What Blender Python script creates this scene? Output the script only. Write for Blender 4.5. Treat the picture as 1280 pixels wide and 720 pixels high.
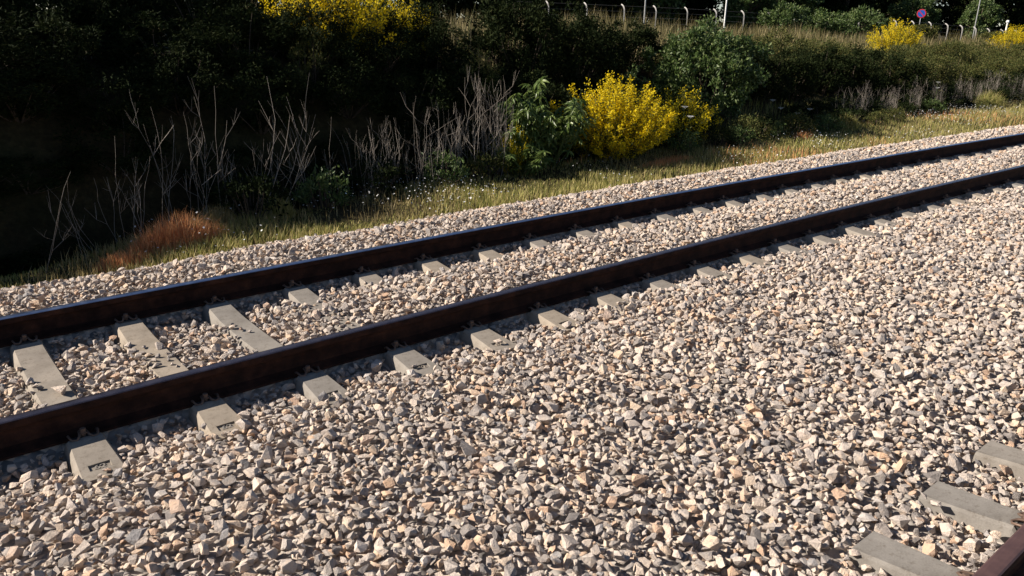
import bpy, bmesh, math, random
import numpy as np
from mathutils import Vector, Matrix, Quaternion
R = math.radians
rng = np.random.default_rng(7); random.seed(7)
for o in list(bpy.data.objects): bpy.data.objects.remove(o)
scene = bpy.context.scene
col = scene.collection

# ------------------------------------------------------------------ camera
F_PX, PITCH, ROLL, YAW = 977.66, 0.3326, 0.0196, 0.7066
CAM = Vector((0, -4.792, 1.8355))
fw = Vector((math.sin(YAW) * math.cos(PITCH), math.cos(YAW) * math.cos(PITCH), -math.sin(PITCH)))
rt = fw.cross(Vector((0, 0, 1))).normalized(); up = rt.cross(fw)
r2 = rt * math.cos(ROLL) + up * math.sin(ROLL); u2 = -rt * math.sin(ROLL) + up * math.cos(ROLL)
cd = bpy.data.cameras.new('camera'); cam = bpy.data.objects.new('camera', cd); col.objects.link(cam)
cam.matrix_world = Matrix(((r2.x, u2.x, -fw.x, CAM.x), (r2.y, u2.y, -fw.y, CAM.y), (r2.z, u2.z, -fw.z, CAM.z), (0, 0, 0, 1)))
cd.sensor_fit = 'HORIZONTAL'; cd.sensor_width = 36; cd.lens = 36 * F_PX / 1280
cd.clip_start = 0.05; cd.clip_end = 2000
scene.camera = cam
# ------------------------------------------------------------------ sky, sun, exposure
SUN_EL, SUN_AZ = R(31.5), R(-52.3)
w = bpy.data.worlds.new('World'); scene.world = w; w.use_nodes = True
nt = w.node_tree; bg = nt.nodes['Background']
sky = nt.nodes.new('ShaderNodeTexSky'); sky.sky_type = 'NISHITA'; sky.sun_disc = False
sky.sun_elevation = SUN_EL; sky.sun_rotation = SUN_AZ
sky.altitude = 600; sky.air_density = .75; sky.dust_density = .3
nt.links.new(sky.outputs[0], bg.inputs[0]); bg.inputs[1].default_value = 0.05
sl = bpy.data.lights.new('sun', 'SUN'); sl.energy = 5.0; sl.angle = R(0.5); sl.color = (1, .905, .79)
so = bpy.data.objects.new('sun', sl); col.objects.link(so); so.location = (-20, 20, 30)
sdir = Vector((math.sin(SUN_AZ) * math.cos(SUN_EL), math.cos(SUN_AZ) * math.cos(SUN_EL), math.sin(SUN_EL)))
so.rotation_euler = (-sdir).to_track_quat('-Z', 'Y').to_euler()
vs = scene.view_settings; vs.view_transform = 'Standard'; vs.look = 'None'; vs.gamma = 1; vs.exposure = 0.98
vs.use_curve_mapping = False

# ------------------------------------------------------------------ helpers
def tag(o, label=None, cat=None, group=None, kind=None):
    for k_, v in (('label', label), ('category', cat), ('group', group), ('kind', kind)):
        if v: o[k_] = v
    return o
def link(o, parent=None):
    col.objects.link(o)
    if parent is not None: o.parent = parent
    return o
def mesh_np(name, V, faces, mats=(), midx=None, smooth=False):
    """V (n,3); faces: list of (m,k) int arrays"""
    V = np.asarray(V, np.float32); me = bpy.data.meshes.new(name)
    if not isinstance(faces, (list, tuple)): faces = [faces]
    faces = [np.asarray(f, np.int32) for f in faces if len(f)]
    nl = sum(f.size for f in faces); nf = sum(len(f) for f in faces)
    me.vertices.add(len(V)); me.vertices.foreach_set('co', V.ravel())
    me.loops.add(nl); me.polygons.add(nf)
    me.loops.foreach_set('vertex_index', np.concatenate([f.ravel() for f in faces]))
    tot = np.concatenate([np.full(len(f), f.shape[1], np.int32) for f in faces])
    st = np.concatenate([[0], np.cumsum(tot)[:-1]]).astype(np.int32)
    me.polygons.foreach_set('loop_start', st); me.polygons.foreach_set('loop_total', tot)
    for m in mats: me.materials.append(m)
    if midx is not None: me.polygons.foreach_set('material_index', np.asarray(midx, np.int32))
    me.polygons.foreach_set('use_smooth', np.full(nf, smooth))
    me.update(calc_edges=True)
    return me
def obj(name, me, parent=None, loc=None, rotz=None):
    o = bpy.data.objects.new(name, me); link(o, parent)
    if loc is not None: o.location = loc
    if rotz is not None: o.rotation_euler = (0, 0, rotz)
    return o
def empty(name, loc=(0, 0, 0), rotz=0, scale=1):
    o = bpy.data.objects.new(name, None); link(o); o.location = loc; o.rotation_euler = (0, 0, rotz)
    o.empty_display_size = .1
    o.scale = (scale,) * 3 if not hasattr(scale, '__len__') else scale
    return o
class MB:
    """collects verts/faces of several shapes into one mesh"""
    def __init__(s): s.V = []; s.F = {}; s.n = 0
    def add(s, V, *faces):
        V = np.asarray(V, float)
        for f in faces:
            f = np.asarray(f, int)
            if len(f): s.F.setdefault(f.shape[1], []).append(f + s.n)
        s.V.append(V); s.n += len(V)
    def mesh(s, name, mat, smooth=False):
        return mesh_np(name, np.concatenate(s.V), [np.concatenate(v) for v in s.F.values()], [mat], smooth=smooth)
    def tube(s, P, rad, sides=5, caps=True):
        P = np.asarray(P, float); n = len(P); rad = np.broadcast_to(np.asarray(rad, float), (n,))
        T = np.gradient(P, axis=0); T /= np.linalg.norm(T, axis=1)[:, None] + 1e-12
        ref = np.array([0, 0, 1.]) if abs(T[:, 2]).mean() < .8 else np.array([1., 0, 0])
        A = np.cross(T, ref); A /= np.linalg.norm(A, axis=1)[:, None] + 1e-12; B = np.cross(T, A)
        a = np.arange(sides) * 2 * np.pi / sides
        V = (P[:, None] + rad[:, None, None] * (np.cos(a)[None, :, None] * A[:, None] + np.sin(a)[None, :, None] * B[:, None])).reshape(-1, 3)
        i = np.arange(n - 1)[:, None] * sides; j = np.arange(sides)[None]; j2 = (j + 1) % sides
        Q = np.stack([i + j, i + j2, i + sides + j2, i + sides + j], -1).reshape(-1, 4)
        s.add(V, Q[:, ::-1])
        if caps and sides in (4, 5, 6, 8):
            base = s.n - len(V)
            s.F.setdefault(sides, []).append(np.array([np.arange(sides)[::1] + base]))
            s.F.setdefault(sides, []).append(np.array([np.arange(sides)[::-1] + base + (n - 1) * sides]))
    def box(s, c, h, rz=0):
        c = np.array(c, float); h = np.array(h, float)
        V = np.array([[x, y, z] for z in (-1, 1) for y in (-1, 1) for x in (-1, 1)], float) * h
        if rz:
            ca, sa = math.cos(rz), math.sin(rz); V = np.stack([V[:, 0] * ca - V[:, 1] * sa, V[:, 0] * sa + V[:, 1] * ca, V[:, 2]], 1)
        s.add(V + c, [[0, 2, 3, 1], [4, 5, 7, 6], [0, 1, 5, 4], [2, 6, 7, 3], [0, 4, 6, 2], [1, 3, 7, 5]])

# ------------------------------------------------------------------ materials
def new_mat(name):
    m = bpy.data.materials.new(name); m.use_nodes = True
    t = m.node_tree; return m, t, t.nodes['Principled BSDF'], t.nodes['Material Output']
def ramp(t, stops, fac, interp='LINEAR'):
    n = t.nodes.new('ShaderNodeValToRGB'); e = n.color_ramp.elements; n.color_ramp.interpolation = interp
    while len(e) < len(stops): e.new(.5)
    for el, (p_, c) in zip(e, stops): el.position = p_; el.color = (*c, 1)
    t.links.new(fac, n.inputs[0]); return n.outputs[0]
def noise(t, scale, detail=4, vec=None, rough=.6):
    n = t.nodes.new('ShaderNodeTexNoise'); n.inputs['Scale'].default_value = scale; n.inputs['Detail'].default_value = detail
    n.inputs['Roughness'].default_value = rough
    if vec is not None: t.links.new(vec, n.inputs['Vector'])
    return n.outputs['Fac']
def coord(t, which='Object'):
    return t.nodes.new('ShaderNodeTexCoord').outputs[which]
def bump(t, b, h, strength=.3, dist=.01):
    n = t.nodes.new('ShaderNodeBump'); n.inputs['Strength'].default_value = strength; n.inputs['Distance'].default_value = dist
    t.links.new(h, n.inputs['Height']); t.links.new(n.outputs[0], b.inputs['Normal'])
def mixc(t, a, b_, fac, mode='MIX'):
    n = t.nodes.new('ShaderNodeMix'); n.data_type = 'RGBA'; n.blend_type = mode
    for sock, v in ((n.inputs[6], a), (n.inputs[7], b_), (n.inputs[0], fac)):
        if isinstance(v, (int, float)): sock.default_value = v
        elif isinstance(v, tuple): sock.default_value = (*v, 1)
        else: t.links.new(v, sock)
    return n.outputs[2]
def leaf_mat(name, stops, transl=.25, rough=.55, spec=.3, obj_var=0):
    m, t, b, out = new_mat(name)
    g = t.nodes.new('ShaderNodeNewGeometry')
    c = ramp(t, stops, g.outputs['Random Per Island'])
    t.links.new(c, b.inputs['Base Color']); b.inputs['Roughness'].default_value = rough
    b.inputs['Specular IOR Level'].default_value = spec
    if transl:
        tr = t.nodes.new('ShaderNodeBsdfTranslucent'); t.links.new(c, tr.inputs[0])
        mx = t.nodes.new('ShaderNodeMixShader'); mx.inputs[0].default_value = transl
        t.links.new(b.outputs[0], mx.inputs[1]); t.links.new(tr.outputs[0], mx.inputs[2]); t.links.new(mx.outputs[0], out.inputs[0])
    return m
def stone_mat():
    m, t, b, out = new_mat('crushed_limestone')
    oi = t.nodes.new('ShaderNodeObjectInfo'); co = coord(t)
    c = ramp(t, [(0, (.24, .215, .20)), (.08, (.38, .34, .31)), (.26, (.52, .455, .405)), (.5, (.62, .53, .455)), (.66, (.68, .57, .475)),
                 (.78, (.69, .55, .42)), (.85, (.63, .44, .31)), (.89, (.55, .39, .29)), (.93, (.73, .65, .58)), (.97, (.44, .41, .395)), (1, (.30, .285, .28))], oi.outputs['Random'])
    ad = t.nodes.new('ShaderNodeVectorMath'); ad.operation = 'ADD'
    cmb = t.nodes.new('ShaderNodeCombineXYZ'); ml = t.nodes.new('ShaderNodeMath'); ml.operation = 'MULTIPLY'; ml.inputs[1].default_value = 90
    t.links.new(oi.outputs['Random'], ml.inputs[0]); t.links.new(ml.outputs[0], cmb.inputs[0]); t.links.new(ml.outputs[0], cmb.inputs[2])
    t.links.new(co, ad.inputs[0]); t.links.new(cmb.outputs[0], ad.inputs[1])
    n1 = noise(t, 1.1, 5, ad.outputs[0]); n2 = noise(t, 5, 5, ad.outputs[0], .7)
    v = ramp(t, [(.3, (.62, .6, .6)), (.5, (1, 1, 1)), (.7, (1.18, 1.08, .96))], n1)
    c2 = mixc(t, c, v, .85, 'MULTIPLY')
    v2 = ramp(t, [(.35, (.72, .72, .74)), (.55, (1, 1, 1))], n2)
    c3 = mixc(t, c2, v2, .5, 'MULTIPLY')
    t.links.new(c3, b.inputs['Base Color']); b.inputs['Roughness'].default_value = .85; b.inputs['Specular IOR Level'].default_value = .25
    bump(t, b, n2, .5, .25)
    return m
def concrete_mat():
    m, t, b, out = new_mat('sleeper_concrete'); co = coord(t)
    n1 = noise(t, 6, 5, co); n2 = noise(t, 130, 4, co); n3 = noise(t, 28, 5, co, .7)
    c = ramp(t, [(.3, (.19, .17, .145)), (.5, (.245, .222, .192)), (.7, (.29, .262, .226))], n1)
    c = mixc(t, c, ramp(t, [(.33, (.62, .58, .54)), (.46, (1, 1, 1))], n3), .7, 'MULTIPLY')
    c = mixc(t, c, ramp(t, [(.3, (.8, .8, .8)), (.6, (1.08, 1.08, 1.08))], n2), .6, 'MULTIPLY')
    oi = t.nodes.new('ShaderNodeObjectInfo')
    c = mixc(t, c, ramp(t, [(0, (.82, .84, .88)), (1, (1.1, 1.03, .95))], oi.outputs['Random']), 1., 'MULTIPLY')
    t.links.new(c, b.inputs['Base Color']); b.inputs['Roughness'].default_value = .9; b.inputs['Specular IOR Level'].default_value = .2
    bump(t, b, n2, .25, .004); return m
def rail_mat():
    m, t, b, out = new_mat('rail_rust'); co = coord(t)
    n1 = noise(t, 9, 6, co, .7); n2 = noise(t, 160, 3, co)
    c = ramp(t, [(.3, (.011, .0056, .0046)), (.45, (.024, .0115, .0085)), (.6, (.046, .02, .013)), (.75, (.085, .036, .021))], n1)
    t.links.new(c, b.inputs['Base Color']); b.inputs['Roughness'].default_value = .8; b.inputs['Specular IOR Level'].default_value = .1
    bump(t, b, n2, .2, .002); return m
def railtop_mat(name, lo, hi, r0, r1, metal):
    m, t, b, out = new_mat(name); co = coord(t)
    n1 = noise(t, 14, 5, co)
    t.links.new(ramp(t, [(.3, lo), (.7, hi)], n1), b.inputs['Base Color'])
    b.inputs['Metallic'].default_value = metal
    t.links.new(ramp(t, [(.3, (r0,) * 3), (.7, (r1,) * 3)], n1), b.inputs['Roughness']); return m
def plain(name, c, rough=.7, metal=0, spec=.3, var=.12, scale=8):
    m, t, b, out = new_mat(name); n1 = noise(t, scale, 4, coord(t))
    lo = tuple(x * (1 - var) for x in c); hi = tuple(min(1, x * (1 + var)) for x in c)
    t.links.new(ramp(t, [(.3, lo), (.7, hi)], n1), b.inputs['Base Color'])
    b.inputs['Roughness'].default_value = rough; b.inputs['Metallic'].default_value = metal; b.inputs['Specular IOR Level'].default_value = spec
    return m
def ground_mat():
    m, t, b, out = new_mat('soil_and_litter'); co = coord(t)
    n1 = noise(t, .6, 5, co); n2 = noise(t, 9, 6, co, .7)
    c = ramp(t, [(.3, (.02, .017, .01)), (.5, (.036, .03, .017)), (.7, (.06, .048, .026))], n2)
    c = mixc(t, c, ramp(t, [(.4, (.7, .8, .55)), (.6, (1.2, 1.05, .85))], n1), .8, 'MULTIPLY')
    t.links.new(c, b.inputs['Base Color']); b.inputs['Roughness'].default_value = .95; b.inputs['Specular IOR Level'].default_value = .1
    bump(t, b, n2, .6, .05); return m
def bed_mat():
    m, t, b, out = new_mat('ballast_fines'); co = coord(t)
    vo = t.nodes.new('ShaderNodeTexVoronoi'); vo.inputs['Scale'].default_value = 22; t.links.new(co, vo.inputs['Vector'])
    sep = t.nodes.new('ShaderNodeSeparateColor'); t.links.new(vo.outputs['Color'], sep.inputs[0])
    c = ramp(t, [(0, (.2, .185, .175)), (.4, (.36, .32, .28)), (.8, (.46, .38, .31)), (1, (.4, .28, .2))], sep.outputs[0])
    t.links.new(c, b.inputs['Base Color']); b.inputs['Roughness'].default_value = .95
    inv = t.nodes.new('ShaderNodeMath'); inv.operation = 'SUBTRACT'; inv.inputs[0].default_value = 1; t.links.new(vo.outputs['Distance'], inv.inputs[1])
    bump(t, b, inv.outputs[0], 1, .03); return m
M = dict(
    stone=stone_mat(), concrete=concrete_mat(), rail=rail_mat(), railtop_sky=railtop_mat('rail_steel_sky_tint', (.34, .40, .54), (.46, .53, .68), .26, .38, 1), railtop_dull=railtop_mat('rail_running_steel_dull', (.12, .10, .12), (.2, .17, .19), .22, .34, .9), railtop_rust=railtop_mat('rail_top_rusty', (.07, .038, .036), (.12, .066, .06), .5, .6, .25), ground=ground_mat(), bed=bed_mat(),  # far rail's steel is tinted blue to carry the sky reflection
    clip=plain('fastening_steel', (.15, .10, .075), .55, .4), plate=plain('guide_plate_plastic', (.03, .03, .03), .6),
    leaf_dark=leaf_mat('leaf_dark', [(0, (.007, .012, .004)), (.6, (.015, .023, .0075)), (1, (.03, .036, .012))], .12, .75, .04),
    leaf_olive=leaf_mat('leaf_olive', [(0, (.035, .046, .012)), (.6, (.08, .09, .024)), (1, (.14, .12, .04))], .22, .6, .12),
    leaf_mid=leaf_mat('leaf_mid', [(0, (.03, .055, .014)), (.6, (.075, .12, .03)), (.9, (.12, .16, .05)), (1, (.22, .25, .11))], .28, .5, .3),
    leaf_big=leaf_mat('leaf_big', [(0, (.055, .09, .018)), (.6, (.11, .165, .035)), (1, (.20, .25, .075))], .3, .45, .45),
    flower=leaf_mat('broom_flower', [(0, (.58, .42, .004)), (.5, (.78, .60, .008)), (1, (.84, .70, .04))], .42, .6, .2),
    broom=leaf_mat('broom_twig', [(0, (.03, .05, .012)), (1, (.085, .11, .03))], .1),
    bark=plain('bark', (.075, .055, .04), .9, var=.3, scale=20), stalk=leaf_mat('dry_stalk', [(0, (.15, .13, .11)), (1, (.33, .29, .25))], 0, .8, .1),
    straw=leaf_mat('straw', [(0, (.20, .15, .06)), (.6, (.34, .27, .12)), (1, (.48, .40, .22))], .3, .7, .1),
    straw_dull=leaf_mat('straw_dull', [(0, (.05, .06, .018)), (.35, (.12, .105, .04)), (.7, (.22, .18, .085)), (1, (.36, .30, .17))], .25, .7, .1),
    rust_grass=leaf_mat('rust_grass', [(0, (.55, .22, .09)), (.6, (.74, .36, .16)), (1, (.80, .50, .26))], .4, .7, .1),
    green_grass=leaf_mat('green_grass', [(0, (.13, .15, .03)), (.4, (.28, .28, .075)), (.7, (.44, .38, .14)), (1, (.58, .47, .22))], .3, .6, .2),
    petal=leaf_mat('daisy_petal', [(0, (.7, .7, .68)), (1, (.8, .8, .78))], .2, .6, .2),
    post=plain('concrete_post', (.40, .385, .36), .8), wire=plain('fence_wire', (.22, .21, .2), .5, .6),
    white=plain('white_paint', (.75, .75, .73), .5), steel=plain('galvanised_pole', (.45, .45, .44), .45, .5),
    blue=plain('sign_blue', (.02, .10, .45), .4), red=plain('sign_red', (.55, .02, .03), .4),
)

# ------------------------------------------------------------------ track geometry
K = .0037; D = 1.507 / 2; Y2 = -4.886      # curvature of the line, half rail spacing, centre of the second track
def W(s, off, z):
    th = K * np.asarray(s, float)
    return np.stack(np.broadcast_arrays(np.sin(th) / K + off * np.sin(th), -(1 - np.cos(th)) / K + off * np.cos(th), z), -1)
def wob(x, y, seed=0, sc=1.):
    r_ = np.random.default_rng(seed); v = 0
    for i in range(7):
        a = r_.uniform(0, 6.28); f = sc * r_.uniform(.6, 2.4); v = v + np.sin((x * math.cos(a) + y * math.sin(a)) * f + r_.uniform(0, 6.28))
    return v / 3.5
def dof(x, y): return y + K * np.minimum(np.asarray(x, float) ** 2, 90 ** 2) / 2
def foot(x): return np.interp(x, [-20, 0, 1.4, 3, 5, 8, 13, 20, 30, 60], [3.1, 3.1, 3.6, 3.95, 4.25, 4.5, 4.75, 5.1, 5.9, 8])
def bankw(x): return np.interp(x, [-20, 5, 12, 20, 30, 60], [3., 3., 3.4, 4.5, 6., 8.])
def plat(x, d):
    edge = np.interp(x, [-30, 8, 12, 20, 30, 60], [1.3, 1.2, .95, .6, .3, .1]); far = np.interp(x, [-30, 8, 25, 45, 65, 100], [1.3, 1.25, 1.4, 1.15, .65, .3])
    q = np.clip((d - foot(x) - bankw(x)) / 11, 0, 1); return edge + (far - edge) * q
def ground_h(x, y):
    x = np.asarray(x, float); y = np.asarray(y, float); d = dof(x, y)
    vg = -.46 + .03 * wob(x, y, 3, 2.) + .05 * np.clip((d - 3.2), 0, 1)
    t_ = np.clip((d - foot(x)) / bankw(x), 0, 1); t_ = t_ * t_ * (3 - 2 * t_)
    h = vg + (plat(x, d) - vg) * t_ + t_ * .12 * wob(x, y, 5, .7)
    h = h - np.interp(x, [-20, 7, 9.5, 18, 30], [.72, .72, .3, .3, .1]) * np.exp(-((d - foot(x) - .85) / .5) ** 2)      # drainage ditch
    a = np.clip((d - 2.3) / .4, 0, 1); b_ = np.clip((-8.5 - d) / .8, 0, 1)
    return np.where(d < 0, -.62 + b_ * .12, -.66 + (h + .66) * a)
def G(x, y): return float(ground_h(x, y))
def grid_mesh(name, X, Y, Z, mat, smooth=True):
    ny, nx = X.shape; i = np.arange(ny - 1)[:, None] * nx + np.arange(nx - 1)[None]
    F = np.stack([i, i + 1, i + nx + 1, i + nx], -1).reshape(-1, 4)
    return mesh_np(name, np.stack([X, Y, Z], -1).reshape(-1, 3), F, [mat], smooth=smooth)
xs = np.concatenate([[-900, -400, -150, -60, -30, -18], np.arange(-12, 45, .3), np.arange(45, 90, 1.5), [95, 130, 200, 400, 900]])
ys = np.concatenate([[-900, -400, -150, -60, -30, -18], np.arange(-14, 0, .8), np.arange(0, 14, .22), np.arange(14, 45, 1.), [50, 70, 120, 250, 500, 900]])
X, Y = np.meshgrid(xs, ys)
tag(obj('ground', grid_mesh('ground', X, Y, ground_h(X, Y), M['ground'])), kind='structure')

def sleeper_top(u):            # height of the sleeper top along its length, u from the track centre
    return np.interp(np.abs(u), [0, .35, .585, .612, .645, .665, .84, .862, .895, .925, 1.05, 1.24], [-.196, -.188, -.160, -.153, -.153, -.174, -.174, -.150, -.150, -.156, -.168, -.186])
def surf(s, d):                # top of the ballast
    f = np.interp(d, [-7.5, -6.9, -6.3, -6.05, -5.6, -4.88, -4.15, -3.75, -3.6, -3.35, -2.6, -1.9, -1.45, -1.18, -1.0, -.9, -.6, -.35, 0, .35, .6, .9, 1.3, 1.9, 2.85, 3.2],
                  [-.6, -.35, -.2, -.21, -.215, -.2, -.215, -.225, -.215, -.185, -.15, -.14, -.148, -.178, -.205, -.225, -.225, -.198, -.188, -.205, -.225, -.215, -.20, -.19, -.455, -.62])
    g = np.exp(-(d / .48) ** 4)
    f = f + g * np.interp(s, [0, .6, .95, 1.3, 1.8, 2.3, 3, 4], [-.028, -.026, -.016, -.007, -.001, .026, .038, .044])
    e = np.exp(-((d + 1.08) / .12) ** 2)
    f = f + e * np.interp(s, [0, 3, 5, 8], [-.008, 0, .012, .018])
    return f + .013 * wob(s * 2.2, d * 2.2, 11, 1.3) * np.clip(1 - np.exp(-((np.abs(d) - D) / .2) ** 2), .3, 1) + .012 * wob(s, d, 12, .6)

# ballast bed sheet
ss = np.concatenate([np.arange(-9, 36, .12), np.arange(36, 140, 1.5)]); dd = np.concatenate([np.arange(-7.4, -6, .2), np.arange(-6, 3.15, .06)] + [np.array([c + q for q in (-.076, -.062, -.03, 0, .03, .062, .076)]) for c in (D, -D, Y2 + D, Y2 - D)]); dd = np.unique(np.round(dd, 4))
S_, D_ = np.meshgrid(ss, dd); P = W(S_, D_, surf(S_, D_) - .034)
near = np.minimum(np.abs(np.abs(D_) - D), np.abs(np.abs(D_ - Y2) - D))
P[..., 2] = np.where(near < .15, np.where(near < .063, -.1755, -.228), P[..., 2])  # ridge hidden under each rail foot blocks sunlight passing beneath
bed = tag(obj('ballast_bed', grid_mesh('ballast_bed', P[..., 0], P[..., 1], P[..., 2], M['bed'])), kind='structure')

# ------------------------------------------------------------------ rails
prof = [(-.075, -.172), (-.075, -.1605), (-.04, -.150), (-.0125, -.139), (-.0085, -.115), (-.0085, -.075), (-.013, -.054), (-.034, -.041), (-.0355, -.014), (-.0325, -.006)]
prof_full = prof + [(-x, z) for x, z in prof[::-1]]
top = [(-.0325, -.006), (-.026, -.0018), (-.014, -.0002), (0, .0002), (.014, -.0002), (.026, -.0018), (.0325, -.006)]
def extrude(name, prof2, off, s, mat, closed, smooth=False):
    n = len(prof2); pr = np.array(prof2)
    V = np.concatenate([W(s, off + q[0], q[1])[:, None] for q in pr], 1).reshape(-1, 3)
    i = np.arange(len(s) - 1)[:, None] * n; j = np.arange(n if closed else n - 1)[None]; j2 = (j + 1) % n
    F = np.stack([i + j, i + j2, i + n + j2, i + n + j], -1).reshape(-1, 4)
    return mesh_np(name, V, F, [mat], smooth=smooth)
def make_rail(off, s0, s1, label, tm):
    s = np.arange(s0, s1, .5)
    r = empty('rail', W(s0, off, -.172)); tag(r, label, 'rail', 'steel rails of the two tracks')
    for nm, pr, cl, mt in (('rail_body', prof_full, False, M['rail']), ('running_surface', top, False, M[tm])):
        o = obj(nm, extrude(nm, pr, off, s, mt, cl), r); o.matrix_parent_inverse = Matrix.Translation(-r.location)
    return r
make_rail(D, -8, 120, 'dark steel rail alongside the grassy verge, blue sky sheen on its top', 'railtop_sky')
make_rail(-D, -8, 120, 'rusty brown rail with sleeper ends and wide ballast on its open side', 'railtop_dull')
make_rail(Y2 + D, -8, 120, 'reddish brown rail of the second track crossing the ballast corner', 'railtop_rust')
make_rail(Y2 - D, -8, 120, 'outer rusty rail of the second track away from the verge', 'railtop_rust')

# ------------------------------------------------------------------ sleepers
U = np.array([-1.24, -1.235, -1.20, -1.165, -1.115, -1.05, -.925, -.895, -.862, -.84, -.665, -.645, -.612, -.585, -.35, 0, .35, .585, .612, .645, .665, .84, .862, .895, .925, 1.05, 1.235, 1.24])
def sleeper_mesh(mark):
    mb = MB(); wt = np.interp(np.abs(U), [0, .4, .66, .9, 1.05, 1.24], [.083, .081, .073, .073, .082, .092])
    zt = sleeper_top(U); ed = np.where(np.abs(U) > 1.238, .012, 0.)
    sec = []
    for u, w_, z, e in zip(U, wt, zt, ed):
        sec.append([(-.14, u, -.40), (-w_ - .012 + e, u, z - .014 - e), (-w_ + e, u, z - e), (-.048, u, z - e), (.048, u, z - e), (w_ - e, u, z - e), (w_ + .012 - e, u, z - .014 - e), (.14, u, -.40)])
    V = np.array(sec).reshape(-1, 3); n = 8; Q = []
    for i in range(len(U) - 1):
        hole = mark and abs(U[i] + 1.165) < 1e-3
        for j in range(n - 1):
            if hole and j == 3: continue
            Q.append((i * n + j, (i + 1) * n + j, (i + 1) * n + j + 1, i * n + j + 1))
    mb.add(V, np.array(Q)[:, ::-1], [list(range(8)), [v + (len(U) - 1) * n for v in range(7, -1, -1)]])
    if mark:
        i = 3; a, b_, c, d = V[i * n + 3], V[i * n + 4], V[(i + 1) * n + 4], V[(i + 1) * n + 3]
        ring = np.array([a, b_, c, d]); low = ring * 1.; low[:, 2] -= .009
        low[:, 0] *= .95
        mb.add(np.concatenate([ring, low]), [[0, 1, 5, 4], [1, 2, 6, 5], [2, 3, 7, 6], [3, 0, 4, 7], [4, 5, 6, 7]])
    return mb.mesh('sleeper_body', M['concrete'])
body_mark, body_plain = sleeper_mesh(True), sleeper_mesh(False)
def text_mesh(txt):
    cu = bpy.data.curves.new('t', 'FONT'); cu.body = txt; cu.size = .056; cu.extrude = .0035; cu.align_x = 'CENTER'; cu.align_y = 'CENTER'; cu.resolution_u = 2; cu.offset = .0008
    o = bpy.data.objects.new('t', cu); col.objects.link(o)
    dg = bpy.context.evaluated_depsgraph_get(); me = bpy.data.meshes.new_from_object(o.evaluated_get(dg)); bpy.data.objects.remove(o)
    me.materials.clear(); me.materials.append(M['concrete']); me.name = 'cast_digits'; return me
digits = text_mesh('62')
def clip_mesh():            # tension clamp, omega shaped wire spring, drawn for the +u side of a rail
    mb = MB()
    pts = [(-.062, .052, -.152), (-.066, .085, -.138), (-.058, .12, -.148), (-.038, .128, -.150), (-.022, .11, -.140), (-.017, .085, -.134), (-.014, .062, -.136), (0, .054, -.138)]
    pts = pts + [(-x, y, z) for x, y, z in pts[-2::-1]]
    mb.tube(pts, .0065, 6); return mb.mesh('rail_clip', M['clip'], True)
def screw_mesh():
    mb = MB(); mb.tube([(0, .088, -.170), (0, .088, -.136), (0, .088, -.1355), (0, .088, -.131), (0, .088, -.1305), (0, .088, -.112), (0, .088, -.110)], [.012, .012, .022, .022, .014, .014, .010], 8)
    return mb.mesh('screw_spike', M['clip'])
def plate_mesh():
    mb = MB(); mb.box((0, .112, -.163), (.06, .032, .010)); return mb.mesh('guide_plate', M['plate'])
clip_me, screw_me, plate_me = clip_mesh(), screw_mesh(), plate_mesh()
SLEEPERS = []
def make_sleeper(s, off, mark, fast, label, group, rails=(1, -1)):
    p0 = W(s, off, 0); rz = -K * s + rng.normal(0, .004)
    e = empty('concrete_sleeper', (p0[0], p0[1], rng.normal(0, .0015)), rz); tag(e, label, 'sleeper', group)
    obj('sleeper_body', body_mark if mark else body_plain, e)
    if mark:
        obj('cast_digits', digits, e, (0, -1.140, -.1835))
    if fast:
        for sg in rails:
            for side in (1, -1):
                q = obj('guide_plate', plate_me, e, (0, sg * D, 0), 0 if side > 0 else math.pi)
                c = obj('rail_clip', clip_me, e, (0, sg * D, 0), 0 if side > 0 else math.pi)
                k_ = obj('screw_spike', screw_me, c)
    SLEEPERS.append((s, off)); return e
G1 = 'sleepers under the track beside the verge'
SP0 = .5401 + .0727
for n in range(-2, 38):
    lab = 'grey concrete sleeper with cast number box, bridging the two parallel rails in ballast'
    if n == 0: lab = 'concrete sleeper bared along its whole top, flat shard of stone lying on it'
    elif n == 1: lab = 'concrete sleeper with a row of loose stones along its bared middle'
    elif n == 2: lab = 'concrete sleeper bared in two halves by a stone and grit across its middle'
    elif n >= 9: lab = 'concrete sleeper nearly buried in ballast further along, only slivers showing beside the rails'
    make_sleeper(SP0 + .6 * n, 0, n < 9, n < 22, lab, G1)
for n in range(-2, 5):
    make_sleeper(2.945 + .624 * n, Y2, False, True, 'tan concrete sleeper with bare end reaching out from the second track', 'sleepers under the second track')

# ------------------------------------------------------------------ ballast stones
def stone_meshes(nv):
    out = []
    for i in range(nv):
        r_ = np.random.default_rng(100 + i); bm = bmesh.new(); n = r_.integers(11, 17)
        v = r_.normal(size=(n, 3)); v /= np.linalg.norm(v, axis=1)[:, None]
        v = v * r_.uniform(.82, 1.08, (n, 1))
        for q in range(3):              # cleaved flats
            nn = r_.normal(size=3); nn /= np.linalg.norm(nn); h = r_.uniform(.45, .75); dd_ = v @ nn
            v = v - np.clip(dd_ - h, 0, None)[:, None] * nn
        for p_ in v: bm.verts.new(p_)
        res = bmesh.ops.convex_hull(bm, input=bm.verts[:])
        bmesh.ops.delete(bm, geom=[g for g in res['geom_interior'] if isinstance(g, bmesh.types.BMVert)], context='VERTS')
        bmesh.ops.dissolve_limit(bm, angle_limit=R(9), verts=bm.verts[:], edges=bm.edges[:])
        me = bpy.data.meshes.new('ballast_stone'); bm.to_mesh(me); bm.free(); me.materials.append(M['stone']); out.append(me)
    return out
STONES = stone_meshes(22)
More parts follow.
